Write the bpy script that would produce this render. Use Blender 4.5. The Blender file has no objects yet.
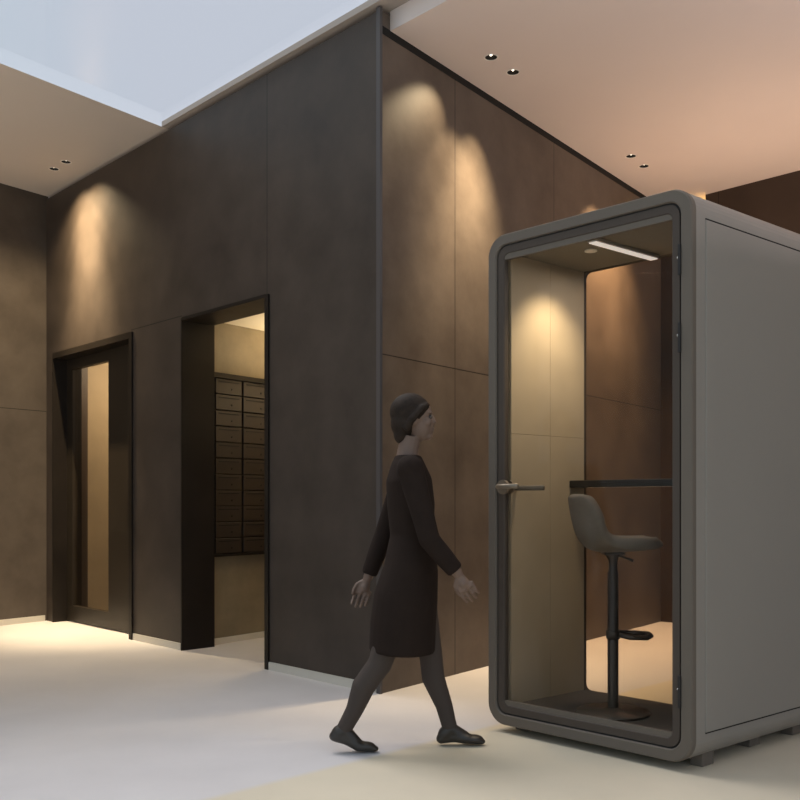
import bpy, bmesh, math, random
from mathutils import Vector, Matrix
random.seed(7)
S = bpy.context.scene
COL = S.collection
PI = math.pi

# ------------------------------------------------------------------ camera
cam_d = bpy.data.cameras.new('camera'); cam = bpy.data.objects.new('camera', cam_d); COL.objects.link(cam)
cam.location = (0, 0, 1.15); cam.rotation_euler = (PI/2, 0, 0)
cam_d.sensor_width = 36; cam_d.lens = 42.3; cam_d.shift_y = 0.12875
cam_d.clip_start = 0.05; cam_d.clip_end = 200
S.camera = cam
# ------------------------------------------------------------------ colour management
S.view_settings.view_transform = 'Standard'; S.view_settings.look = 'None'
S.view_settings.exposure = 0.0; S.view_settings.gamma = 1.0; S.view_settings.use_curve_mapping = False
# ------------------------------------------------------------------ world (soft overcast evening sky)
W = bpy.data.worlds.new('sky'); S.world = W; W.use_nodes = True
nt = W.node_tree; nt.nodes.clear()
tc = nt.nodes.new('ShaderNodeTexCoord'); nz = nt.nodes.new('ShaderNodeTexNoise')
nz.inputs['Scale'].default_value = 1.6; nz.inputs['Detail'].default_value = 2
cr = nt.nodes.new('ShaderNodeValToRGB')
cr.color_ramp.elements[0].position = .35; cr.color_ramp.elements[0].color = (.50, .66, .77, 1)
cr.color_ramp.elements[1].position = .62; cr.color_ramp.elements[1].color = (.60, .65, .75, 1)
bg = nt.nodes.new('ShaderNodeBackground'); bg.inputs['Strength'].default_value = 1.0
wo = nt.nodes.new('ShaderNodeOutputWorld')
nt.links.new(tc.outputs['Generated'], nz.inputs['Vector']); nt.links.new(nz.outputs['Fac'], cr.inputs[0])
nt.links.new(cr.outputs[0], bg.inputs['Color']); nt.links.new(bg.outputs[0], wo.inputs[0])

def lamp(name, kind, loc, target=None, energy=10, color=(1, 1, 1), parent=None, **kw):
    d = bpy.data.lights.new(name, kind); o = bpy.data.objects.new(name, d); COL.objects.link(o)
    d.energy = energy; d.color = color
    for k, v in kw.items(): setattr(d, k, v)
    o.location = loc
    if target is not None:
        o.rotation_euler = (Vector(target) - Vector(loc)).to_track_quat('-Z', 'Y').to_euler()
    if parent: o.parent = parent; o.matrix_parent_inverse = parent.matrix_world.inverted()
    return o
# daylight diffused by thin cloud, entering by the roof opening
# added fill: unseen upward area lights that warm and brighten the two ceilings
lamp('ceiling_fill_far', 'AREA', (3.0, 7.3, 2.5), (2.9, 7.3, 4), 24, (1, .68, .48), shape='DISK', size=2.4)
lamp('ceiling_fill_near', 'AREA', (3.3, 3.2, 2.56), (3.1, 3.3, 4), 46, (1, .84, .86), shape='DISK', size=3)
lamp('ceiling_fill_left', 'AREA', (-5.6, 5.6, 2.2), (-5.0, 5.8, 4.1), 60, (1, .82, .66), shape='DISK', size=2.4)
lamp('daylight', 'SUN', (0, 0, 9), (3.4, -3.8, 0), 2.4, (1.0, .94, .91), angle=math.radians(38))
# ------------------------------------------------------------------ plan helpers: C = corner of the block
C = Vector((-.1204, 5.6597)); L = Vector((-.68671, .72693)); R = Vector((.60808, .79388))
NL = Vector((.72693, .68671)); NR = Vector((-.79388, .60808))      # into the block from the two faces
WARM = (1.0, .78, .48)
def P(a, b, z=0.0):
    v = C + a*L + b*R; return Vector((v.x, v.y, z))

# ------------------------------------------------------------------ materials
def mat(name, col, rough=.6, metal=0.0, noise=0.0, nscale=3.0, seams=None, bump=0.0, spec=.5, col2=None, detail=6):
    m = bpy.data.materials.new(name); m.use_nodes = True
    n = m.node_tree; b = n.nodes['Principled BSDF']
    b.inputs['Roughness'].default_value = rough; b.inputs['Metallic'].default_value = metal
    b.inputs['Specular IOR Level'].default_value = spec
    b.inputs['Base Color'].default_value = (*col, 1)
    t = n.nodes.new('ShaderNodeTexCoord'); last = None
    if noise or col2:
        z = n.nodes.new('ShaderNodeTexNoise'); z.inputs['Scale'].default_value = nscale
        z.inputs['Detail'].default_value = detail; z.inputs['Roughness'].default_value = .62
        n.links.new(t.outputs['Object'], z.inputs['Vector'])
        r = n.nodes.new('ShaderNodeValToRGB')
        c2 = col2 or tuple(min(1, c*(1+noise)) for c in col); c1 = col if col2 else tuple(c*(1-noise) for c in col)
        r.color_ramp.elements[0].position = .33; r.color_ramp.elements[0].color = (*c1, 1)
        r.color_ramp.elements[1].position = .67; r.color_ramp.elements[1].color = (*c2, 1)
        n.links.new(z.outputs['Fac'], r.inputs[0]); last = r.outputs[0]
        if bump:
            bp = n.nodes.new('ShaderNodeBump'); bp.inputs['Strength'].default_value = bump; bp.inputs['Distance'].default_value = .01
            n.links.new(z.outputs['Fac'], bp.inputs['Height']); n.links.new(bp.outputs[0], b.inputs['Normal'])
        rr = n.nodes.new('ShaderNodeMapRange'); rr.inputs['To Min'].default_value = max(0, rough-.08); rr.inputs['To Max'].default_value = min(1, rough+.1)
        n.links.new(z.outputs['Fac'], rr.inputs[0]); n.links.new(rr.outputs[0], b.inputs['Roughness'])
    if seams:       # list of (axis 'x'/'z', position, min_other, max_other): joints between wall panels
        sp = n.nodes.new('ShaderNodeSeparateXYZ'); n.links.new(t.outputs['Object'], sp.inputs[0])
        tot = None
        for ax, pos, lo, hi in seams:
            cmpn = n.nodes.new('ShaderNodeMath'); cmpn.operation = 'COMPARE'
            n.links.new(sp.outputs['X' if ax == 'x' else 'Z'], cmpn.inputs[0]); cmpn.inputs[1].default_value = pos; cmpn.inputs[2].default_value = .0035
            other = 'Z' if ax == 'x' else 'X'
            g = n.nodes.new('ShaderNodeMath'); g.operation = 'COMPARE'
            n.links.new(sp.outputs[other], g.inputs[0]); g.inputs[1].default_value = (lo+hi)/2; g.inputs[2].default_value = (hi-lo)/2
            mu = n.nodes.new('ShaderNodeMath'); mu.operation = 'MULTIPLY'
            n.links.new(cmpn.outputs[0], mu.inputs[0]); n.links.new(g.outputs[0], mu.inputs[1])
            if tot is None: tot = mu.outputs[0]
            else:
                mx = n.nodes.new('ShaderNodeMath'); mx.operation = 'MAXIMUM'
                n.links.new(tot, mx.inputs[0]); n.links.new(mu.outputs[0], mx.inputs[1]); tot = mx.outputs[0]
        mix = n.nodes.new('ShaderNodeMixRGB'); n.links.new(tot, mix.inputs[0])
        if last: n.links.new(last, mix.inputs[1])
        else: mix.inputs[1].default_value = (*col, 1)
        mix.inputs[2].default_value = (*[c*.25 for c in col], 1); last = mix.outputs[0]
    if last: n.links.new(last, b.inputs['Base Color'])
    return m

def glow(name, col, s):
    m = bpy.data.materials.new(name); m.use_nodes = True; b = m.node_tree.nodes['Principled BSDF']
    b.inputs['Base Color'].default_value = (*col, 1); b.inputs['Emission Color'].default_value = (*col, 1)
    b.inputs['Emission Strength'].default_value = s; return m

def glass(name, tint=(1, 1, 1), refl=1.0):
    m = bpy.data.materials.new(name); m.use_nodes = True; n = m.node_tree; n.nodes.clear()
    o = n.nodes.new('ShaderNodeOutputMaterial'); t = n.nodes.new('ShaderNodeBsdfTransparent'); g = n.nodes.new('ShaderNodeBsdfGlossy')
    t.inputs[0].default_value = (*tint, 1); g.inputs['Roughness'].default_value = .02
    f = n.nodes.new('ShaderNodeFresnel'); f.inputs[0].default_value = 1.45
    mu = n.nodes.new('ShaderNodeMath'); mu.operation = 'MULTIPLY'; mu.inputs[1].default_value = refl
    mx = n.nodes.new('ShaderNodeMixShader')
    n.links.new(f.outputs[0], mu.inputs[0]); n.links.new(mu.outputs[0], mx.inputs[0])
    n.links.new(t.outputs[0], mx.inputs[1]); n.links.new(g.outputs[0], mx.inputs[2]); n.links.new(mx.outputs[0], o.inputs[0])
    return m

BRONZE = (.072, .057, .045); BRONZE2 = (.108, .087, .069)
def bronze(name, seams): return mat(name, BRONZE, .5, 0, col2=BRONZE2, nscale=2.6, seams=seams, bump=.12, spec=.35, detail=9)
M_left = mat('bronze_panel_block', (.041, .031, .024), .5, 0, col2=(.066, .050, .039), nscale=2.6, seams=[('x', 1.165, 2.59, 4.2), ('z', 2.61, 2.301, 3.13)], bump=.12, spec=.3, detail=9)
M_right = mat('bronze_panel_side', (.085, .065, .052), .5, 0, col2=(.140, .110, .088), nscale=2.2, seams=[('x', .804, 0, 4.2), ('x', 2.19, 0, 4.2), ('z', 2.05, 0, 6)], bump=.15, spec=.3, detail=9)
M_wl = bronze('bronze_panel_left', [('z', 2.045, -9, 9)])
M_back = mat('brown_timber_panel', (.040, .027, .019), .45, 0, col2=(.055, .037, .026), nscale=2, seams=[('x', .95, 0, 5), ('x', 2.2, 0, 5)], spec=.3)
M_mail = mat('stone_panel_lobby', (.17, .135, .085), .55, col2=(.24, .195, .125), nscale=3, bump=.1)
M_steel = mat('blackened_steel', (.015, .011, .008), .45, .1, noise=.2, nscale=2, spec=.25)
M_black = mat('gap_and_shade_black', (.008, .007, .006), .9)
M_white = mat('white_ceiling_paint', (.72, .64, .60), .9, noise=.02, nscale=.7)
M_white2 = mat('grey_white_ceiling_paint', (.60, .54, .48), .9, noise=.02, nscale=.7)
M_fascia = mat('white_fascia_paint', (.84, .83, .88), .85)
M_base = mat('pale_skirting', (.62, .58, .50), .45)
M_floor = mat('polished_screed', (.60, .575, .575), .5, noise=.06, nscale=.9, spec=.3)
# ---------- floor: polished screed, warm-lit zone painted into its colour beyond a diagonal line
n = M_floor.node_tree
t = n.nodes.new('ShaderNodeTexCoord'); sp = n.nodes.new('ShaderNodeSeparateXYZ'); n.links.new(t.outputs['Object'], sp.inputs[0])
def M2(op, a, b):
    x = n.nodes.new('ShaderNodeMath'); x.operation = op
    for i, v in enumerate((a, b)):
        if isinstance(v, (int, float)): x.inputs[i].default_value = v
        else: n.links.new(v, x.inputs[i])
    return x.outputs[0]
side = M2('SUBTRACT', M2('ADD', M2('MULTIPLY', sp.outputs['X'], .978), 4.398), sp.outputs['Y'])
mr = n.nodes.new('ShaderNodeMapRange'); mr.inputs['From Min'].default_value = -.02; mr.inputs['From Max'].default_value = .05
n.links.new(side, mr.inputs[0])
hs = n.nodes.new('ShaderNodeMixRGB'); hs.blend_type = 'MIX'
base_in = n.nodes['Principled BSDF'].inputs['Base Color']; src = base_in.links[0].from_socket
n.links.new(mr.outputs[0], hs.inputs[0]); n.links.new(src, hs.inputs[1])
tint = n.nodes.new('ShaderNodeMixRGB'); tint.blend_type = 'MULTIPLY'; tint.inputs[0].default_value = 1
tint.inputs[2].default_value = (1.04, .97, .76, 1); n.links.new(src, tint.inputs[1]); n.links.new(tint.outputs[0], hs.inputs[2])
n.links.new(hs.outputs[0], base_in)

# ------------------------------------------------------------------ mesh helpers
def link(name, bm, m, parent=None, smooth=False, loc=None, rot=None, mods=None):
    me = bpy.data.meshes.new(name); bmesh.ops.recalc_face_normals(bm, faces=bm.faces); bm.to_mesh(me); bm.free()
    o = bpy.data.objects.new(name, me); COL.objects.link(o)
    if m: me.materials.append(m)
    if smooth:
        for p in me.polygons: p.use_smooth = True
    if parent: o.parent = parent
    if loc is not None: o.location = loc
    if rot is not None: o.rotation_euler = rot
    return o
def tag(o, label=None, cat=None, group=None, kind=None):
    if label: o['label'] = label
    if cat: o['category'] = cat
    if group: o['group'] = group
    if kind: o['kind'] = kind
    return o
def empty(name, loc=(0, 0, 0), rz=0):
    o = bpy.data.objects.new(name, None); COL.objects.link(o); o.location = loc; o.rotation_euler = (0, 0, rz); o.empty_display_size = .1; return o
def box(bm, x0, x1, y0, y1, z0, z1):
    v = [bm.verts.new((x, y, z)) for z in (z0, z1) for y in (y0, y1) for x in (x0, x1)]
    for f in ((0, 1, 3, 2), (4, 6, 7, 5), (0, 4, 5, 1), (2, 3, 7, 6), (0, 2, 6, 4), (1, 5, 7, 3)):
        bm.faces.new([v[i] for i in f])
def prism(bm, pts, z0, z1, top=None):
    a = [bm.verts.new((p[0], p[1], z0)) for p in pts]; b = [bm.verts.new((p[0], p[1], z1)) for p in (top or pts)]
    bm.faces.new(a); bm.faces.new(b)
    for i in range(len(a)):
        j = (i+1) % len(a); bm.faces.new((a[i], a[j], b[j], b[i]))
def tube(bm, pts, rad, n=12, cap=True):
    """tapered tube through points; rad a number or list, entries may be (r1, r2, axis) ellipses"""
    pts = [Vector(p) for p in pts]; N = len(pts)
    if not isinstance(rad, (list, tuple)): rad = [rad]*N
    rings = []; ref = None
    for i, p in enumerate(pts):
        d = (pts[min(i+1, N-1)] - pts[max(i-1, 0)]).normalized()
        if ref is None:
            ref = Vector((0, 0, 1)) if abs(d.z) < .9 else Vector((0, 1, 0))
        u = (ref - d*ref.dot(d)).normalized(); ref = u; w = d.cross(u)
        r = rad[i]; r1, r2 = (r, r) if not isinstance(r, (list, tuple)) else r
        rings.append([bm.verts.new(p + u*math.cos(2*PI*k/n)*r1 + w*math.sin(2*PI*k/n)*r2) for k in range(n)])
    for a, b in zip(rings, rings[1:]):
        for k in range(n): bm.faces.new((a[k], a[(k+1) % n], b[(k+1) % n], b[k]))
    if cap: bm.faces.new(rings[0]); bm.faces.new(rings[-1])
def lathe(bm, prof, n=32, cx=0, cy=0):
    rings = []
    for r, z in prof:
        if r < 1e-5: rings.append([bm.verts.new((cx, cy, z))])
        else: rings.append([bm.verts.new((cx+r*math.cos(2*PI*k/n), cy+r*math.sin(2*PI*k/n), z)) for k in range(n)])
    for a, b in zip(rings, rings[1:]):
        for k in range(n):
            q = []
            for v in (a[k % len(a)], a[(k+1) % len(a)], b[(k+1) % len(b)], b[k % len(b)]):
                if v not in q: q.append(v)
            if len(q) > 2: bm.faces.new(q)
def ball(bm, c, r, u=16, v=12):
    r = (r, r, r) if isinstance(r, (int, float)) else r
    m = Matrix.Translation(c) @ Matrix.Diagonal((*r, 1))
    bmesh.ops.create_uvsphere(bm, u_segments=u, v_segments=v, radius=1, matrix=m)
def bevel(o, w, seg=2, angle=35):
    b = o.modifiers.new('bevel', 'BEVEL'); b.width = w; b.segments = seg; b.limit_method = 'ANGLE'; b.angle_limit = math.radians(angle); return o
def bake(o):
    dg = bpy.context.evaluated_depsgraph_get(); me = bpy.data.meshes.new_from_object(o.evaluated_get(dg)); old = o.data
    o.modifiers.clear(); o.data = me; return o

def structure(name, bm, m, **k): return tag(link(name, bm, m, **k), kind='structure')

# ------------------------------------------------------------------ setting
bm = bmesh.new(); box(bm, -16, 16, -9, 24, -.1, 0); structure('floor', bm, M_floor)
ZL, ZR, ZG, ZD = 4.15, 4.03, 4.19, 2.59
def wall(name, org, d, rects, thick, m, flip=1, mitre=0):
    """rects in wall-local (x along wall, z); thickness goes to local +y; mitre pulls back the inner start edge"""
    bm = bmesh.new()
    for i, (x0, x1, z0, z1) in enumerate(rects):
        if mitre and x0 == 0: prism(bm, [(0, 0), (x1, 0), (x1, thick*flip), (mitre, thick*flip)], z0, z1)
        else: box(bm, x0, x1, 0, thick*flip, z0, z1)
    return structure(name, bm, m, loc=(org[0], org[1], 0), rot=(0, 0, math.atan2(d[1], d[0])))
# block, face with the door and the passage (local y must point into the block: along L that is -90deg side)
DO0, DO1 = 3.132, 4.70; OP0, OP1 = 1.165, 2.301
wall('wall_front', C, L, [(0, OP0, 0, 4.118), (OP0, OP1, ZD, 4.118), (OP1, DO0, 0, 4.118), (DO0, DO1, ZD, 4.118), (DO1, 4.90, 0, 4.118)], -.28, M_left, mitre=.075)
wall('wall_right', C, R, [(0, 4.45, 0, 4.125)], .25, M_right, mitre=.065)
wall('wall_left', C + L*4.86 - R*7, R, [(0, 7.02, 0, ZL)], .2, M_wl)
# black shadow gap over the front face
bm = bmesh.new(); box(bm, .06, 4.9, -.2, -.05, 4.118, ZL+.03); structure('trim_1', bm, M_black, loc=(C.x, C.y, 0), rot=(0, 0, math.atan2(L.y, L.x)))
bm = bmesh.new(); box(bm, .02, 4.3, -.004, .05, 3.985, ZR+.002); structure('ceiling_shade_strip', bm, M_black, loc=(C.x, C.y, 0), rot=(0, 0, math.atan2(R.y, R.x)))  # black strip standing in for the soft shade atop the right wall
# slim metal corner bead of the block
bm = bmesh.new(); prism(bm, [(-.004, .005), (.028, .005), (.028, -.01), (0, -.02), (-.009, -.012)], 0, 4.14); structure('trim_2', bm, mat('grey_corner_bead', (.085, .075, .072), .5, .3), loc=(C.x, C.y, 0), rot=(0, 0, math.atan2(L.y, L.x)))
# back wall with a small lit notch at its top corner
d_back = -L
bk = C + R*4.36 + L*.35
wall('wall_back', bk, d_back, [(0, .82, 0, 3.88), (.82, 9, 0, ZR+.3)], .2, M_back, flip=1)
# ceilings
def pv(a, b): v = C + a*L + b*R; return (v.x, v.y)
def cut_holes(o, pts, r):
    bm = bmesh.new()
    for p in pts: lathe(bm, [(0, o['z']-.05), (r, o['z']-.05), (r, o['z']+.4), (0, o['z']+.4)], 24, p[0], p[1])
    c = link('hole_cutter', bm, None)
    md = o.modifiers.new('b', 'BOOLEAN'); md.object = c; md.operation = 'DIFFERENCE'; md.solver = 'EXACT'
    bpy.context.view_layer.update(); bake(o); me = c.data; bpy.data.objects.remove(c); bpy.data.meshes.remove(me); del o['z']
bm = bmesh.new()
prism(bm, [pv(-.75, 5.0), pv(.5, 5.0), pv(.5, 5.08), pv(-.75, 5.08)], 3.6, ZR-.001); prism(bm, [pv(-.75, 4.58), pv(-.67, 4.58), pv(-.67, 5.0), pv(-.75, 5.0)], 3.6, ZR-.001)
prism(bm, [pv(.42, 4.3), pv(.5, 4.3), pv(.5, 5.0), pv(.42, 5.0)], 3.6, ZR-.001); prism(bm, [pv(-.67, 4.58), pv(.42, 4.58), pv(.42, 5.0), pv(-.67, 5.0)], 3.55, 3.6)
structure('trim_7', bm, M_white2)
DL_left = [(-3.106, 8.439), (-2.937, 8.266)]
DL_mid = [(.588, 6.072), (.755, 6.283)]
DL_far = [(1.918, 7.804), (2.086, 8.036)]
bm = bmesh.new()
prism(bm, [pv(2.56, -7), pv(5.0, -7), pv(5.0, .1), pv(2.56, .1)], ZL, ZG-.001, [pv(2.66, -7), pv(5.0, -7), pv(5.0, .1), pv(2.66, .1)])
o = structure('ceiling', bm, M_white2); o['z'] = ZL; cut_holes(o, DL_left, .041)
bm = bmesh.new(); prism(bm, [pv(-9, .098), pv(0.0, .098), pv(0.0, 4.46), pv(.6, 4.46), pv(.6, 5.3), pv(-9, 5.3)], ZR, ZG+.2)
o = structure('ceiling_right', bm, M_white); o['z'] = ZR; cut_holes(o, DL_mid + DL_far, .041)
bm = bmesh.new(); prism(bm, [pv(-9, -.035), pv(2.56, -.035), pv(2.56, .3), pv(.1, .3), pv(.1, .12), pv(-9, .12)][0:6], ZL, ZG)
structure('trim_3', bm, mat('beige_soffit_trim', (.40, .35, .31), .8))
bm = bmesh.new(); prism(bm, [pv(-9, -7), pv(3.2, -7), pv(3.2, .3), pv(-9, .3)], ZG+.002, ZG+.014)
structure('window_1', bm, glass('skylight_glass', (1, 1, 1), .12))
# skirtings
def skirt(name, org, d, x0, x1, y=-.012, h=.055, flip=1):
    bm = bmesh.new(); box(bm, x0, x1, 0, y*flip, 0, h)
    return structure(name, bm, M_base, loc=(org[0], org[1], 0), rot=(0, 0, math.atan2(d[1], d[0])))
skirt('baseboard_front', C, L, .03, OP0-.03, .010)
skirt('baseboard_middle', C, L, OP1+.01, DO0-.05, .010)
skirt('baseboard_left', C + L*4.86 - R*7, R, 0, 6.98, -.010)

# ------------------------------------------------------------------ passage lining, letterbox room
rotL = math.atan2(L.y, L.x); rotR = math.atan2(R.y, R.x)
bm = bmesh.new()
box(bm, OP1-.015, OP1+.0, -.285, .012, 0, ZD); box(bm, OP0-.03, OP0+.012, -.285, .014, 0, ZD)
box(bm, OP0+.012, OP1-.015, -.285, .012, ZD-.02, ZD+.005)
structure('trim_4', bm, M_steel, loc=(C.x, C.y, 0), rot=(0, 0, rotL))
M0 = Vector((-1.514, 7.613))
wall('wall_letterbox_room', M0, R, [(-.05, 2.6, 0, 2.66)], .12, M_mail)
o = skirt('baseboard_inner', M0, R, -.04, 2.5, -.012, .05)
fe = M0 + R*2.5
wall('wall_letterbox_end', fe, -L, [(0, 2.3, 0, 2.66)], .1, M_mail, flip=1)
bm = bmesh.new()
pts = [M0 - R*.1, M0 + R*2.6, M0 + R*2.6 - L*2.05, M0 - R*.05 - L*2.05]
prism(bm, [(p.x, p.y) for p in pts], 2.625, 2.72); structure('ceiling_letterbox_room', bm, mat('cream_ceiling_paint', (.78, .70, .55), .9))
cpt = M0 + R*1.0 - L*.7
lamp('letterbox_room_lamp', 'AREA', (cpt.x, cpt.y, 2.2), (cpt.x, cpt.y, 3), 26, WARM, size=.6)
lamp('letterbox_room_down', 'AREA', (cpt.x, cpt.y, 2.19), (cpt.x-.2, cpt.y+.1, 0), 6, WARM, size=.6)

# letterbox bank
M_mb = mat('brown_letterbox_door', (.026, .017, .011), .5, .1, noise=.12, nscale=5)
bank = empty('letterbox_bank', (M0.x, M0.y, 0), rotR)
tag(bank, 'dark brown bank of small letterboxes on the wall seen through the open passage', 'mailbox')
Z0, ZT, PW, NR_ = .735, 2.165, .300, 11
bm = bmesh.new()
x0b, x1b = -.035, .585
box(bm, x0b, x1b, -.012, -.001, Z0, ZT+.02)
box(bm, x0b, x1b, -.05, -.001, Z0-.02, Z0); box(bm, x0b, x1b, -.05, -.001, ZT, ZT+.04)
box(bm, x1b, x1b+.015, -.05, -.001, Z0-.02, ZT+.04)
link('cabinet_frame', bm, M_steel, bank)
ph = (ZT-Z0)/NR_
def mailbox_door(i, j):
    x0 = (-.005 if i == 0 else .297) + .004; x1 = x0 + .281; z0 = Z0 + j*ph + .005; z1 = z0 + ph - .010
    bm = bmesh.new()
    box(bm, x0, x1, -.036, -.010, z0, z1)
    o = bevel(link('letterbox_door', bm, M_mb, bank), .002, 1)
    bm = bmesh.new(); box(bm, x0+.03, x1-.03, -.0385, -.035, z1-.026, z1-.018)
    link('slot', bm, M_black, o)
    bm = bmesh.new(); lathe(bm, [(0, -.002), (.008, -.002), (.008, .004), (0, .004)], 12)
    bm2 = bm; bmesh.ops.rotate(bm2, verts=bm2.verts, cent=(0, 0, 0), matrix=Matrix.Rotation(PI/2, 3, 'X'))
    bmesh.ops.translate(bm2, verts=bm2.verts, vec=((x0+x1)/2 + (.03 if i == 0 else .06), -.036, z0+.042))
    link('lock', bm2, M_black, o)
for i in range(2):
    for j in range(NR_): mailbox_door(i, j)

# ------------------------------------------------------------------ glass door in the front face
door = empty('door_1', (C.x, C.y, 0), rotL); tag(door, kind='structure')
yb = -.13
bm = bmesh.new()
box(bm, DO0-.04, DO0+.012, -.28, .016, 0, ZD+.0); box(bm, DO1-.012, DO1+.0, -.28, .010, 0, ZD)
box(bm, DO0+.012, DO1-.012, -.28, .010, ZD-.05, ZD+.004)
link('door_frame', bm, M_steel, door)
M_leaf = mat('dark_bronze_door', (.024, .018, .012), .4, .1, noise=.1, spec=.3)
GX0, GX1, GZ0, GZ1 = 3.81, 4.56, .16, 2.44
bm = bmesh.new()
box(bm, DO0+.012, GX0, yb-.05, yb, .01, ZD-.05); box(bm, GX1, DO1-.012, yb-.05, yb, .01, ZD-.05)
box(bm, GX0, GX1, yb-.05, yb, .01, GZ0); box(bm, GX0, GX1, yb-.05, yb, GZ1, ZD-.05)
leaf = link('door_leaf', bm, M_leaf, door)
bm = bmesh.new(); box(bm, GX0-.004, GX1+.004, yb-.029, yb-.021, GZ0-.004, GZ1+.004); link('door_glass', bm, glass('door_glass', (.93, .9, .85), .2), leaf)
bm = bmesh.new(); tube(bm, [(DO0+.075, yb+.045, .2), (DO0+.075, yb+.045, 2.2)], .013, 10)
for z in (.35, 2.05): tube(bm, [(DO0+.075, yb-.01, z), (DO0+.075, yb+.045, z)], .008, 8)
link('door_handle', bm, M_steel, leaf, True)
# vestibule behind the door
v0 = C + L*4.95
wall('wall_vestibule', v0 + NL*.28, R, [(-.05, 2.2, 0, 2.9)], .12, mat('tan_stone_wall', (.42, .33, .21), .6, noise=.08, nscale=3))
bm = bmesh.new(); box(bm, -.04, .183, -.03, -.001, 0, 2.9)
structure('trim_5', bm, mat('brown_pilaster', (.06, .04, .028), .5), loc=(*(v0 + NL*.28), 0), rot=(0, 0, rotR))
wall('wall_vestibule_back', C + L*5 + R*2.3, -L, [(0, 2.4, 0, 2.9)], .1, M_mail)
wall('wall_vestibule_right', C + L*2.75 + R*.4, R, [(0, 2.0, 0, 2.9)], .1, M_mail)
bm = bmesh.new(); prism(bm, [pv(2.6, .3), pv(5.2, .3), pv(5.2, 2.4), pv(2.6, 2.4)], 2.9, 2.96); structure('ceiling_vestibule', bm, M_white2)
q = P(4.1, 1.1, 2.7); lamp('vestibule_lamp', 'AREA', q, P(4.9, .9, .2), 26, (1, .80, .56), size=.5)

# ------------------------------------------------------------------ recessed downlights
M_trimw = mat('white_fitting_trim', (.8, .76, .7), .4)
M_baf = mat('black_baffle', (.008, .006, .005), .6, spec=.1)
M_bulb = glow('bulb_glow', (1, .88, .7), 6)
GRP = 'recessed ceiling downlights'
def downlight(p, z, label, spots, col=WARM):
    o = empty('ceiling_downlight', (p[0], p[1], z)); tag(o, label, 'ceiling light', GRP)
    bm = bmesh.new(); lathe(bm, [(.039, .002), (.039, -.003), (.046, -.003), (.048, -.0005), (.039, .002)], 28); link('trim_ring', bm, M_trimw, o, True)
    bm = bmesh.new(); lathe(bm, [(.039, -.001), (.038, .03), (.035, .075), (0, .078)], 28); link('baffle', bm, M_baf, o, True)
    bm = bmesh.new(); ball(bm, (0, 0, .034), (.013, .013, .026)); link('bulb', bm, M_bulb, o, True)
    bpy.context.view_layer.update()
    for tgt, e, ang, bl in spots:
        lamp('spot', 'SPOT', (p[0], p[1], z-.012), tgt, e, col, o, spot_size=math.radians(ang), spot_blend=bl, shadow_soft_size=.02)
downlight(DL_left[0], ZL, 'recessed downlight in the left ceiling, nearer the far corner, left of its twin', [(P(4.02, -.02, 1.6), 120, 120, 1), (P(4.05, 0, 2.9), 200, 62, 1), (P(3.98, 0, 1.9), 420, 46, 1)])
downlight(DL_left[1], ZL, 'recessed downlight in the left ceiling, right one of the pair above the glass door', [(P(3.80, -.02, 1.6), 120, 120, 1), (P(3.80, 0, 2.9), 200, 62, 1), (P(3.88, 0, 1.9), 420, 46, 1), (P(4.3, -1.2, 0), 150, 75, 1)])
downlight(DL_mid[0], ZR, 'recessed downlight in the pink ceiling, nearest the block corner', [(P(0, .42, 3.5), 42, 55, 1), (P(0, .85, 1.9), 150, 66, 1)])
downlight(DL_mid[1], ZR, 'recessed downlight in the pink ceiling, second from the block corner', [(P(0, 1.0, 2.8), 170, 60, 1), (P(0, .9, .9), 240, 60, 1)])
downlight(DL_far[0], ZR, 'recessed downlight above the booth roof, left one of the far pair', [(P(0, 2.75, 1.5), 390, 72, 1)], (1, .68, .38))
downlight(DL_far[1], ZR, 'recessed downlight above the booth roof, right one of the far pair', [(P(0, 3.3, 1.5), 390, 72, 1)], (1, .68, .38))
q = P(-.2, 4.8, 3.75); lamp('notch_lamp', 'AREA', q, q + Vector((0, 0, 1)), 12, (1, .6, .2), size=.2)

# ------------------------------------------------------------------ office booth
FR = Vector((1.2324, 3.9673)); U = Vector((-.69499, .71902)); V = Vector((.76878, .63951)); BW = 1.126
Z_B, Z_T, RAD = .04, 2.494, .10
# booth built in plan (u across the front from the right corner, v into depth); plan is slightly off square
booth = empty('office_booth', (FR.x, FR.y, 0))
tag(booth, 'grey rounded freestanding office booth with a framed glass door and a bar stool inside', 'booth')
def bmap(bm):
    for v in bm.verts:
        q = U*v.co.x + V*v.co.y; v.co = (q.x, q.y, v.co.z)
def bpart(name, bm, m, parent=None, smooth=False, **k):
    bmap(bm); return link(name, bm, m, parent or booth, smooth)
def rr(ins, r, n=8, x0=0, x1=BW, z0=Z_B, z1=Z_T):
    x0 += ins; x1 -= ins; z0 += ins; z1 -= ins; out = []
    for cx, cz, s in ((x1-r, z1-r, 0), (x0+r, z1-r, 1), (x0+r, z0+r, 2), (x1-r, z0+r, 3)):
        for k in range(n+1):
            a = PI/2*(s + k/n); out.append((cx + r*math.cos(a), cz + r*math.sin(a)))
    return out
def ringsolid(bm, layers, close=True):
    """layers: list of (outline, y); consecutive skinned; last joins first"""
    rings = [[bm.verts.new((x, y, z)) for x, z in o] for o, y in layers]
    m = len(rings) if close else len(rings)-1
    for i in range(m):
        a, b = rings[i], rings[(i+1) % len(rings)]
        for k in range(len(a)):
            j = (k+1) % len(a); bm.faces.new((a[k], a[j], b[j], b[k]))
M_shell = mat('warm_grey_lacquer', (.25, .232, .205), .5, noise=.02, nscale=1)
M_rim = mat('dark_grey_rim', (.135, .115, .095), .55, spec=.2)
M_doorf = mat('dark_brown_grey_door_frame', (.070, .056, .046), .5, spec=.2)
M_gasket = mat('black_gasket', (.012, .010, .009), .6)
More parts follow.
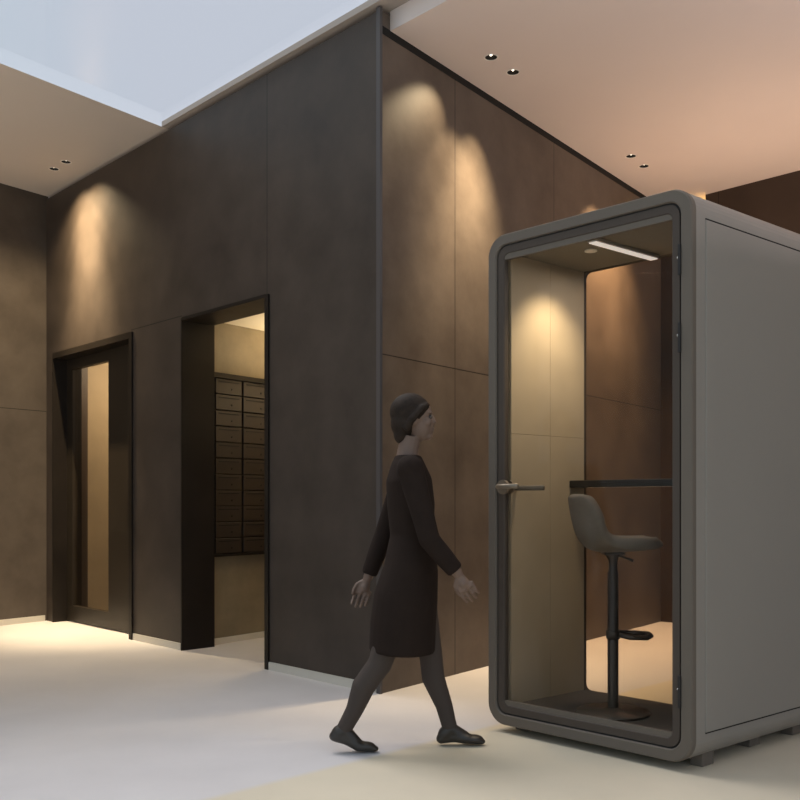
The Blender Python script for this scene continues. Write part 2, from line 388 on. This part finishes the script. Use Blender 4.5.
M_in = mat('interior_felt_grey', (.19, .17, .135), .9, noise=.08, nscale=40)
M_beige = mat('interior_beige_panel', (.34, .275, .195), .7, noise=.05, nscale=6, seams=None)
M_carpet = mat('dark_booth_carpet', (.065, .056, .05), .95, noise=.25, nscale=60)
DB = .66
# tube of the shell
bm = bmesh.new()
ringsolid(bm, [(rr(0, RAD), .02), (rr(0, RAD), DB), (rr(.07, .045), DB), (rr(.07, .045), .02)])
# the body runs deeper on its right side (service bay)
box(bm, 0, .07, DB, 1.12, Z_B+RAD, Z_T-RAD)
for zc, sg in ((Z_T-RAD, 1), (Z_B+RAD, -1)):
    pr = [(RAD + 0, zc)] + [(RAD - RAD*math.cos(PI/2*k/8), zc + sg*RAD*math.sin(PI/2*k/8)) for k in range(9)] + [(.3, zc + sg*RAD), (.3, zc+sg*(RAD-.03)), (.12, zc+sg*(RAD-.03))]
    a = [bm.verts.new((x, DB, z)) for x, z in pr]; b = [bm.verts.new((x, 1.12, z)) for x, z in pr]
    bm.faces.new(a); bm.faces.new(b)
    for i in range(len(a)):
        j = (i+1) % len(a); bm.faces.new((a[i], a[j], b[j], b[i]))
shell = bpart('shell', bm, M_shell)
# raised side panel between two joints
bm = bmesh.new(); box(bm, -.006, .01, .10, 1.08, .165, 2.365); o = bevel(bpart('side_panel', bm, M_shell), .004, 2)
for z in (.160, 2.366):
    bm = bmesh.new(); box(bm, -.0035, .01, .10, 1.09, z, z+.005); bpart('panel_joint', bm, M_black)
# front rim
bm = bmesh.new()
ringsolid(bm, [(rr(.004, RAD), -.004), (rr(-.001, RAD), .004), (rr(-.001, RAD), .03), (rr(.052, .06), .03), (rr(.052, .06), .002), (rr(.048, .06), -.004)])
bpart('front_rim', bm, M_rim)
# gasket
bm = bmesh.new(); ringsolid(bm, [(rr(.052, .06), .012), (rr(.052, .06), .05), (rr(.075, .05), .05), (rr(.075, .05), .012)]); bpart('gasket', bm, M_gasket)
# door
bm = bmesh.new()
ringsolid(bm, [(rr(.060, .055), .004), (rr(.060, .055), .034), (rr(.098, .03), .034), (rr(.098, .03), .010), (rr(.094, .03), .004)])
bdoor = bpart('door', bm, M_doorf)
bm = bmesh.new(); box(bm, .1, BW-.1, .008, .03, Z_T-.125, Z_T-.097)
bpart('top_rail', bm, M_rim, bdoor)
bm = bmesh.new(); box(bm, .1, BW-.1, .008, .03, Z_B+.097, Z_B+.122)
bpart('bottom_rail', bm, M_rim, bdoor)
bm = bmesh.new(); box(bm, .095, BW-.095, .018, .026, Z_B+.12, Z_T-.12)
bpart('door_glass', bm, glass('booth_glass', (.95, .93, .90), .12), bdoor)
# hinges
for z0, z1 in ((2.12, 2.253), (1.79, 1.92), (.275, .415)):
    bm = bmesh.new(); box(bm, .047, .060, -.014, .010, z0, z1)
    h = bevel(bpart('hinge', bm, M_gasket, bdoor), .004, 2)
    bm = bmesh.new(); zc = (z0+z1)/2
    ball(bm, (.064, -.001, zc+.01), .006, 8, 6); bpart('hinge_screw', bm, mat('bright_screw', (.8, .8, .78), .2, .8), bdoor, True)
# lever handle: rose + lever on both faces
M_lever = mat('satin_bronze_lever', (.22, .18, .135), .35, .5)
bm = bmesh.new(); hu = BW-.098
for y0, y1 in ((-.010, .006), (.032, .046)):
    lathe_p = [(0, y0), (.036, y0), (.036, y1), (0, y1)]
    b2 = bmesh.new(); lathe(b2, lathe_p, 24)
    bmesh.ops.rotate(b2, verts=b2.verts, cent=(0, 0, 0), matrix=Matrix.Rotation(-PI/2, 3, 'X'))
    bmesh.ops.translate(b2, verts=b2.verts, vec=(hu, 0, 1.23))
    me = bpy.data.meshes.new('t'); b2.to_mesh(me); b2.free(); bm.from_mesh(me); bpy.data.meshes.remove(me)
bpart('handle_rose', bm, M_lever, bdoor)
bm = bmesh.new()
tube(bm, [(hu, -.008, 1.232), (hu, -.045, 1.232), (hu-.012, -.056, 1.232), (hu-.14, -.056, 1.232)], [.010, .010, .012, (.013, .009)], 12)
o = bpart('lever_handle', bm, M_lever, bdoor, True)
bm = bmesh.new()
tube(bm, [(hu, .04, 1.225), (hu, .075, 1.225), (hu-.012, .085, 1.225), (hu-.18, .085, 1.225)], [.010, .010, .012, (.013, .009)], 12)
o = bpart('lever_handle', bm, M_rim, bdoor, True); o['label'] = 'darker inner lever behind the glass'
# interior
ZF, ZC = .135, 2.424
bm = bmesh.new(); box(bm, .071, BW-.071, .05, DB-.03, .112, ZF); bpart('floor_carpet', bm, M_carpet)
bm = bmesh.new(); box(bm, .071, BW-.071, .05, DB-.03, ZC-.02, ZC-.001); bpart('ceiling_panel', bm, M_in)
def seam_panel(x0, x1, y0, y1, z0, z1): pass
bm = bmesh.new()
ys = (.055, .348, DB-.036); zs = (ZF+.001, 1.50, ZC-.021)
for i in range(2):
    for j in range(2): box(bm, BW-.1, BW-.071, ys[i]+(.0015 if i else 0), ys[i+1], zs[j]+(.0015 if j else 0), zs[j+1])
o = bpart('left_wall_panel', bm, M_beige); o['label'] = 'light beige interior wall panel'
bm = bmesh.new(); box(bm, .071, .1, .055, .615, ZF+.001, ZC-.021); bpart('right_wall_panel', bm, M_in)
# back glass in a slim frame
bm = bmesh.new()
ringsolid(bm, [(rr(.071, .05), DB-.035), (rr(.071, .05), DB-.005), (rr(.092, .035), DB-.005), (rr(.092, .035), DB-.035)])
bpart('back_frame', bm, M_doorf)
bm = bmesh.new(); box(bm, .098, BW-.098, DB-.024, DB-.016, Z_B+.094, Z_T-.096); bpart('back_glass', bm, glass('back_glass', (.94, .91, .87), .02))
# desk shelf along the back glass
bm = bmesh.new(); box(bm, .101, BW-.101, .50, DB-.036, 1.232, 1.270)
o = bevel(bpart('desk_shelf', bm, mat('black_desk_laminate', (.02, .018, .017), .35)), .004, 2)
# linear lamp under the ceiling
bm = bmesh.new(); box(bm, .552, .604, .10, .60, ZC-.038, ZC-.0205)
o = bevel(bpart('ceiling_lamp', bm, mat('silver_lamp_body', (.5, .5, .5), .35, .6)), .003, 2)
bm = bmesh.new(); box(bm, .558, .598, .105, .595, ZC-.0425, ZC-.0385); bpart('lamp_diffuser', bm, glow('lamp_diffuser_glow', (.9, .86, .84), .55), o)
bm = bmesh.new(); lathe(bm, [(0, 0), (.03, 0), (.03, -.006), (0, -.006)], 20); bmesh.ops.translate(bm, verts=bm.verts, vec=(.72, .28, ZC-.0205)); bpart('spot_fitting', bm, M_trimw)
qs = FR + U*.72 + V*.28; qt = FR + U*(BW-.1) + V*.33
bpy.context.view_layer.update()
lamp('booth_spot', 'SPOT', (qs.x, qs.y, ZC-.05), (qt.x, qt.y, 1.7), 37, (1, .84, .56), booth, spot_size=math.radians(88), spot_blend=1, shadow_soft_size=.03)
lamp('booth_bar_lamp', 'AREA', (*(FR + U*.578 + V*.35), ZC-.046), (*(FR + U*.578 + V*.35), 0), 3.6, (1, .9, .8), booth, shape='RECTANGLE', size=.04, size_y=.48)
# feet
for u_, v_ in ((.07, .19), (.115, .66), (.1, 1.03), (BW-.12, .15), (BW-.12, .55)):
    bm = bmesh.new(); box(bm, u_-.04, u_+.04, v_-.045, v_+.045, 0, .085 if u_ < .5 else .05)
    if u_ < .5: bm.free(); bm = bmesh.new(); box(bm, u_-.03, u_+.03, v_-.045, v_+.045, 0, .075)
    bevel(bpart('foot', bm, M_rim), .003, 1)

# ------------------------------------------------------------------ bar stool in the booth
M_dark = mat('dark_bronze_metal', (.045, .038, .034), .35, .5)
M_fab = mat('taupe_upholstery', (.125, .108, .092), .9, noise=.08, nscale=50, bump=.1)
sx, sy = 1.0285, 4.539
stool = empty('bar_stool', (sx, sy, ZF-.012+.0125)); tag(stool, 'taupe upholstered bar stool on a dark pedestal inside the glass booth', 'stool')
bm = bmesh.new(); M_base_metal = mat('polished_bronze_base', (.10, .088, .078), .28, .5)
lathe(bm, [(0, .001), (.172, .001), (.176, .006), (.172, .013), (.05, .019), (.03, .03), (.0, .03)], 48); link('base', bm, M_base_metal, stool, True)
bm = bmesh.new(); lathe(bm, [(.026, .02), (.026, .68), (.021, .685), (.021, .735), (.034, .757), (.038, .772), (0, .772)], 24); link('column', bm, M_dark, stool, True)
bm = bmesh.new()   # D shaped footrest projecting forward (+x)
pts = [(.02, -.055, .385), (.06, -.09, .378), (.14, -.085, .375), (.17, -.04, .378), (.175, 0, .38), (.17, .04, .378), (.14, .085, .375), (.06, .09, .378), (.02, .055, .385)]
tube(bm, pts, [(.012, .015)]*9, 10); lathe(bm, [(.026, .36), (.033, .36), (.033, .40), (.026, .40)], 20)
link('footrest', bm, M_dark, stool, True)
bm = bmesh.new(); tube(bm, [(.02, -.03, .762), (.05, -.05, .752), (.082, -.065, .738)], [.005, .005, .008], 8); link('height_lever', bm, M_dark, stool, True)
# seat shell: profile (x, z, halfwidth, forward wing, rim lift) relative to the column axis and the stool's base height
prof = [(.222, .842, .02, 0, 0), (.226, .826, .07, 0, 0), (.216, .808, .115, 0, .0), (.175, .794, .155, 0, .002), (.10, .783, .195, 0, .012), (.01, .777, .208, .0, .026), (-.065, .775, .21, .01, .048),
        (-.118, .787, .212, .03, .07), (-.164, .83, .21, .055, .075), (-.188, .90, .205, .078, .05), (-.202, .965, .19, .075, .028), (-.211, 1.025, .165, .06, .012), (-.214, 1.056, .14, .045, .0)]
bm = bmesh.new(); rows = []
NV = 12
for x, z, hw, wing, lift in prof:
    row = []
    for k in range(NV+1):
        t_ = -1 + 2*k/NV; e = abs(t_)**2.6
        row.append(bm.verts.new((x + wing*e, t_*hw, z + lift*e)))
    rows.append(row)
for a, b in zip(rows, rows[1:]):
    for k in range(NV): bm.faces.new((a[k], a[k+1], b[k+1], b[k]))
seat = link('seat', bm, M_fab, stool, True)
md = seat.modifiers.new('s', 'SOLIDIFY'); md.thickness = .060; md.offset = -1
md = seat.modifiers.new('ss', 'SUBSURF'); md.levels = 2; md.render_levels = 2
for _p in (seat,): bpy.context.view_layer.update(); bake(seat)
for p in seat.data.polygons: p.use_smooth = True
bm = bmesh.new(); box(bm, -.05, .05, -.05, .05, .765, .778); bevel(link('seat_plate', bm, M_dark, stool), .004, 2)

# ------------------------------------------------------------------ person striding past the block corner
PY = 4.40
def W3(px, py, dy=0): return Vector(((px-400)/214.8*1.0, dy, (750-py)/214.8))
person = empty('person', (0, PY, 0)); tag(person, 'person in a dark knee-length coat striding right between the dark block and the booth', 'person')
def remeshed(name, bm, m, parent, vox, smooth_it=6, label=None):
    o = link(name, bm, m, parent)
    r = o.modifiers.new('r', 'REMESH'); r.mode = 'VOXEL'; r.voxel_size = vox; r.adaptivity = 0
    s = o.modifiers.new('s', 'SMOOTH'); s.factor = .5; s.iterations = smooth_it
    bpy.context.view_layer.update(); bake(o); o.data.materials.clear(); o.data.materials.append(m)
    for p in o.data.polygons: p.use_smooth = True
    if label: o['label'] = label
    return o
M_skin = mat('skin', (.16, .105, .078), .6)
M_coat = mat('dark_brown_coat', (.022, .015, .012), .9, spec=.1, noise=.1, nscale=20)
M_hair = mat('dark_brown_hair', (.026, .018, .013), .7, spec=.15, noise=.3, nscale=30)
M_tights = mat('dark_grey_tights', (.062, .049, .042), .8, spec=.2)
M_shoe = mat('black_brown_shoe', (.03, .025, .02), .4)
def hand(bm, wrist, dirv, palm_n, thumb_side):
    d = dirv.normalized(); nrm = (palm_n - d*palm_n.dot(d)).normalized(); s = d.cross(nrm).normalized()*thumb_side
    pc = wrist + d*.045
    tube(bm, [wrist - d*.02, wrist + d*.01], [.021, .022], 12)
    ball(bm, wrist + d*.05, .026); tube(bm, [wrist, wrist + s*.012 + d*.085], [.017, .017], 10); tube(bm, [wrist, wrist - s*.020 + d*.083], [.016, .015], 10); tube(bm, [wrist, wrist + s*.030 + d*.082], [.016, .014], 10)
    for i, (off, ln) in enumerate(((.034, .068), (.0115, .076), (-.0115, .070), (-.033, .055))):
        b0 = wrist + d*.080 + s*off
        p1 = b0 + d*ln*.45 + nrm*.006; p2 = p1 + d*ln*.28 + nrm*.014; p3 = p2 + d*ln*.18 + nrm*.018
        tube(bm, [b0 - d*.02, p1, p2, p3], [.0092, .0083, .0075, .0063], 8); ball(bm, p3, .0064, 8, 6)
    t0 = wrist + d*.025 + s*.018; t1 = t0 + s*.022 + d*.022 + nrm*.006; t2 = t1 + d*.028 + s*.006 + nrm*.008; t3 = t2 + d*.02 + nrm*.006
    tube(bm, [t0, t1, t2, t3], [.012, .0105, .009, .007], 8); ball(bm, t3, .0072, 8, 6)
# joints
hipR, kneeR, ankR = W3(412, 566, -.085), W3(380, 662, -.075), W3(344, 728, -.065)
hipL, kneeL, ankL = W3(414, 566, .085), W3(431, 655, .07), W3(451, 733, .06)
shR, elR, wrR = W3(410, 470, -.175), W3(428, 538, -.235), W3(455, 570, -.22)
shL, elL, wrL = W3(406, 470, .175), W3(384, 534, .225), W3(366, 582, .22)
pel, chest, neck, head = W3(413, 562), W3(409, 492), W3(407, 456), W3(414, 418)
bm = bmesh.new()
# torso
tube(bm, [W3(413, 590), W3(413, 565), W3(412, 535), W3(411, 505), W3(409, 480), W3(408, 466), W3(407, 458)],
     [(.13, .09), (.15, .105), (.125, .085), (.14, .098), (.155, .095), (.12, .07), (.07, .05)], 20)
tube(bm, [W3(407, 462), W3(408, 450), W3(411, 436)], [.056, .050, .048], 14)
for h_, k_, a_ in ((hipR, kneeR, ankR), (hipL, kneeL, ankL)):
    m1 = h_.lerp(k_, .4); m2 = k_.lerp(a_, .35) + Vector((-.018, 0, 0)); m3 = k_.lerp(a_, .7)
    tube(bm, [h_ + Vector((0, 0, .05)), h_, m1, k_, m2, m3, a_], [.08, .088, .076, .052, .052, .038, .033], 16)
    ball(bm, k_, .053)
for s_, e_, w_ in ((shR, elR, wrR), (shL, elL, wrL)):
    ball(bm, s_, .055)
    tube(bm, [s_ + Vector((0, -s_.y*.5, .02)), s_, s_.lerp(e_, .5), e_, e_.lerp(w_, .35), w_], [.05, .050, .042, .036, .035, .024], 14)
# feet (inside shoes)
def foot_pts(ank, heel, ball_, toe): return [ank, ank.lerp(heel, .6), ank.lerp(ball_, .6), ball_, toe]
# skull and face, looking right
hc = head
ball(bm, hc + Vector((-.008, 0, .020)), (.092, .074, .088), 24, 16)
ball(bm, hc + Vector((.030, 0, -.030)), (.060, .058, .078), 20, 14)
ball(bm, hc + Vector((.062, 0, -.083)), (.026, .028, .020), 12, 8)          # chin
tube(bm, [hc + Vector((.074, 0, .022)), hc + Vector((.086, 0, .000)), hc + Vector((.094, 0, -.018)), hc + Vector((.082, 0, -.026))], [.010, .012, .013, .011], 10)
ball(bm, hc + Vector((.084, 0, -.048)), (.013, .022, .007), 10, 8); ball(bm, hc + Vector((.082, 0, -.060)), (.013, .020, .008), 10, 8)
for s in (-1, 1):
    ball(bm, hc + Vector((.072, s*.030, .024)), (.015, .022, .008), 10, 8)   # brow
    ball(bm, hc + Vector((.058, s*.042, -.020)), (.024, .020, .022), 10, 8)  # cheek
    ball(bm, hc + Vector((.0, s*.074, -.008)), (.018, .008, .030), 12, 8)    # ear
hand(bm, wrR, (wrR-elR) + Vector((.02, 0, -.10)), Vector((0, .9, .3)), -1)
hand(bm, wrL, (wrL-elL) + Vector((0, 0, -.02)), Vector((0, -1, 0)), 1)
body = remeshed('body', bm, M_skin, person, .004, 3)
for s in (-1, 1):
    bm = bmesh.new(); c_ = hc + Vector((.074, s*.031, .004)); ball(bm, c_, .0115, 12, 8); link('eye', bm, mat('eye_dark', (.05, .04, .035), .2), person, True)
# tights over the legs
bm = bmesh.new()
for h_, k_, a_ in ((hipR, kneeR, ankR), (hipL, kneeL, ankL)):
    m1 = h_.lerp(k_, .4); m2 = k_.lerp(a_, .35) + Vector((-.018, 0, 0)); m3 = k_.lerp(a_, .7)
    tube(bm, [h_.lerp(k_, .35), h_.lerp(k_, .6), k_, m2, m3, a_], [.080, .070, .056, .055, .041, .036], 16); ball(bm, k_, .057)
remeshed('tights', bm, M_tights, person, .007, 3)
# shoes
def shoe(ank, heel, bl_, toe):
    bm = bmesh.new()
    tube(bm, [ank + (ank-heel)*.25, ank.lerp(heel, .55), heel.lerp(ank, .12)], [.036, .036, .028], 12); ball(bm, toe + Vector((-.004, 0, .001)), (.018, .026, .012)); ball(bm, heel + Vector((.004, 0, 0)), (.026, .028, .024)); ball(bm, bl_ + Vector((.03, 0, 0)), (.05, .038, .022))
    tube(bm, [heel, heel.lerp(bl_, .5) + Vector((0, 0, .012)), bl_ + Vector((0, 0, .004)), toe], [(.024, .028), (.028, .032), (.026, .042), (.012, .026)], 14)
    tube(bm, [ank, ank.lerp(bl_, .5), bl_ + Vector((0, 0, .01))], [.034, .033, .024], 12)
    return remeshed('shoe', bm, M_shoe, person, .006, 4)
shoe(ankR, Vector((ankR.x-.045, ankR.y, .075)), Vector((ankR.x+.07, ankR.y, .028)), Vector((ankR.x+.150, ankR.y, .016)))
shoe(ankL, Vector((ankL.x-.045, ankL.y, .032)), Vector((ankL.x+.08, ankL.y, .030)), Vector((ankL.x+.155, ankL.y, .018)))
# coat
bm = bmesh.new()
tube(bm, [W3(402, 652), W3(403, 625), W3(406, 596), W3(411, 568), W3(412, 535), W3(411, 505), W3(409, 480), W3(408, 464), W3(408, 455)],
     [(.20, .155), (.20, .155), (.195, .150), (.185, .128), (.148, .102), (.16, .112), (.17, .108), (.14, .08), (.075, .06)], 24)
for s_, e_, w_ in ((shR, elR, wrR), (shL, elL, wrL)):
    ball(bm, s_, .064)
    tube(bm, [s_ + Vector((0, -s_.y*.5, .01)), s_, s_.lerp(e_, .5), e_, e_.lerp(w_, .5), e_.lerp(w_, .93)], [.06, .062, .054, .049, .046, .040], 14)
remeshed('coat', bm, M_coat, person, .009, 5)
# hair: cap with a short tail at the neck
bm = bmesh.new()
ball(bm, hc + Vector((-.018, 0, .030)), (.096, .082, .090), 24, 16)
ball(bm, hc + Vector((-.050, 0, -.022)), (.060, .074, .072), 20, 14)
ball(bm, hc + Vector((-.060, 0, -.075)), (.036, .052, .045), 14, 10)
tube(bm, [hc + Vector((.065, -.03, .062)), hc + Vector((.040, -.07, .045)), hc + Vector((-.01, -.082, -.01)), hc + Vector((-.04, -.07, -.06))], [.012, .016, .018, .016], 10)
remeshed('hair', bm, M_hair, person, .006, 5)
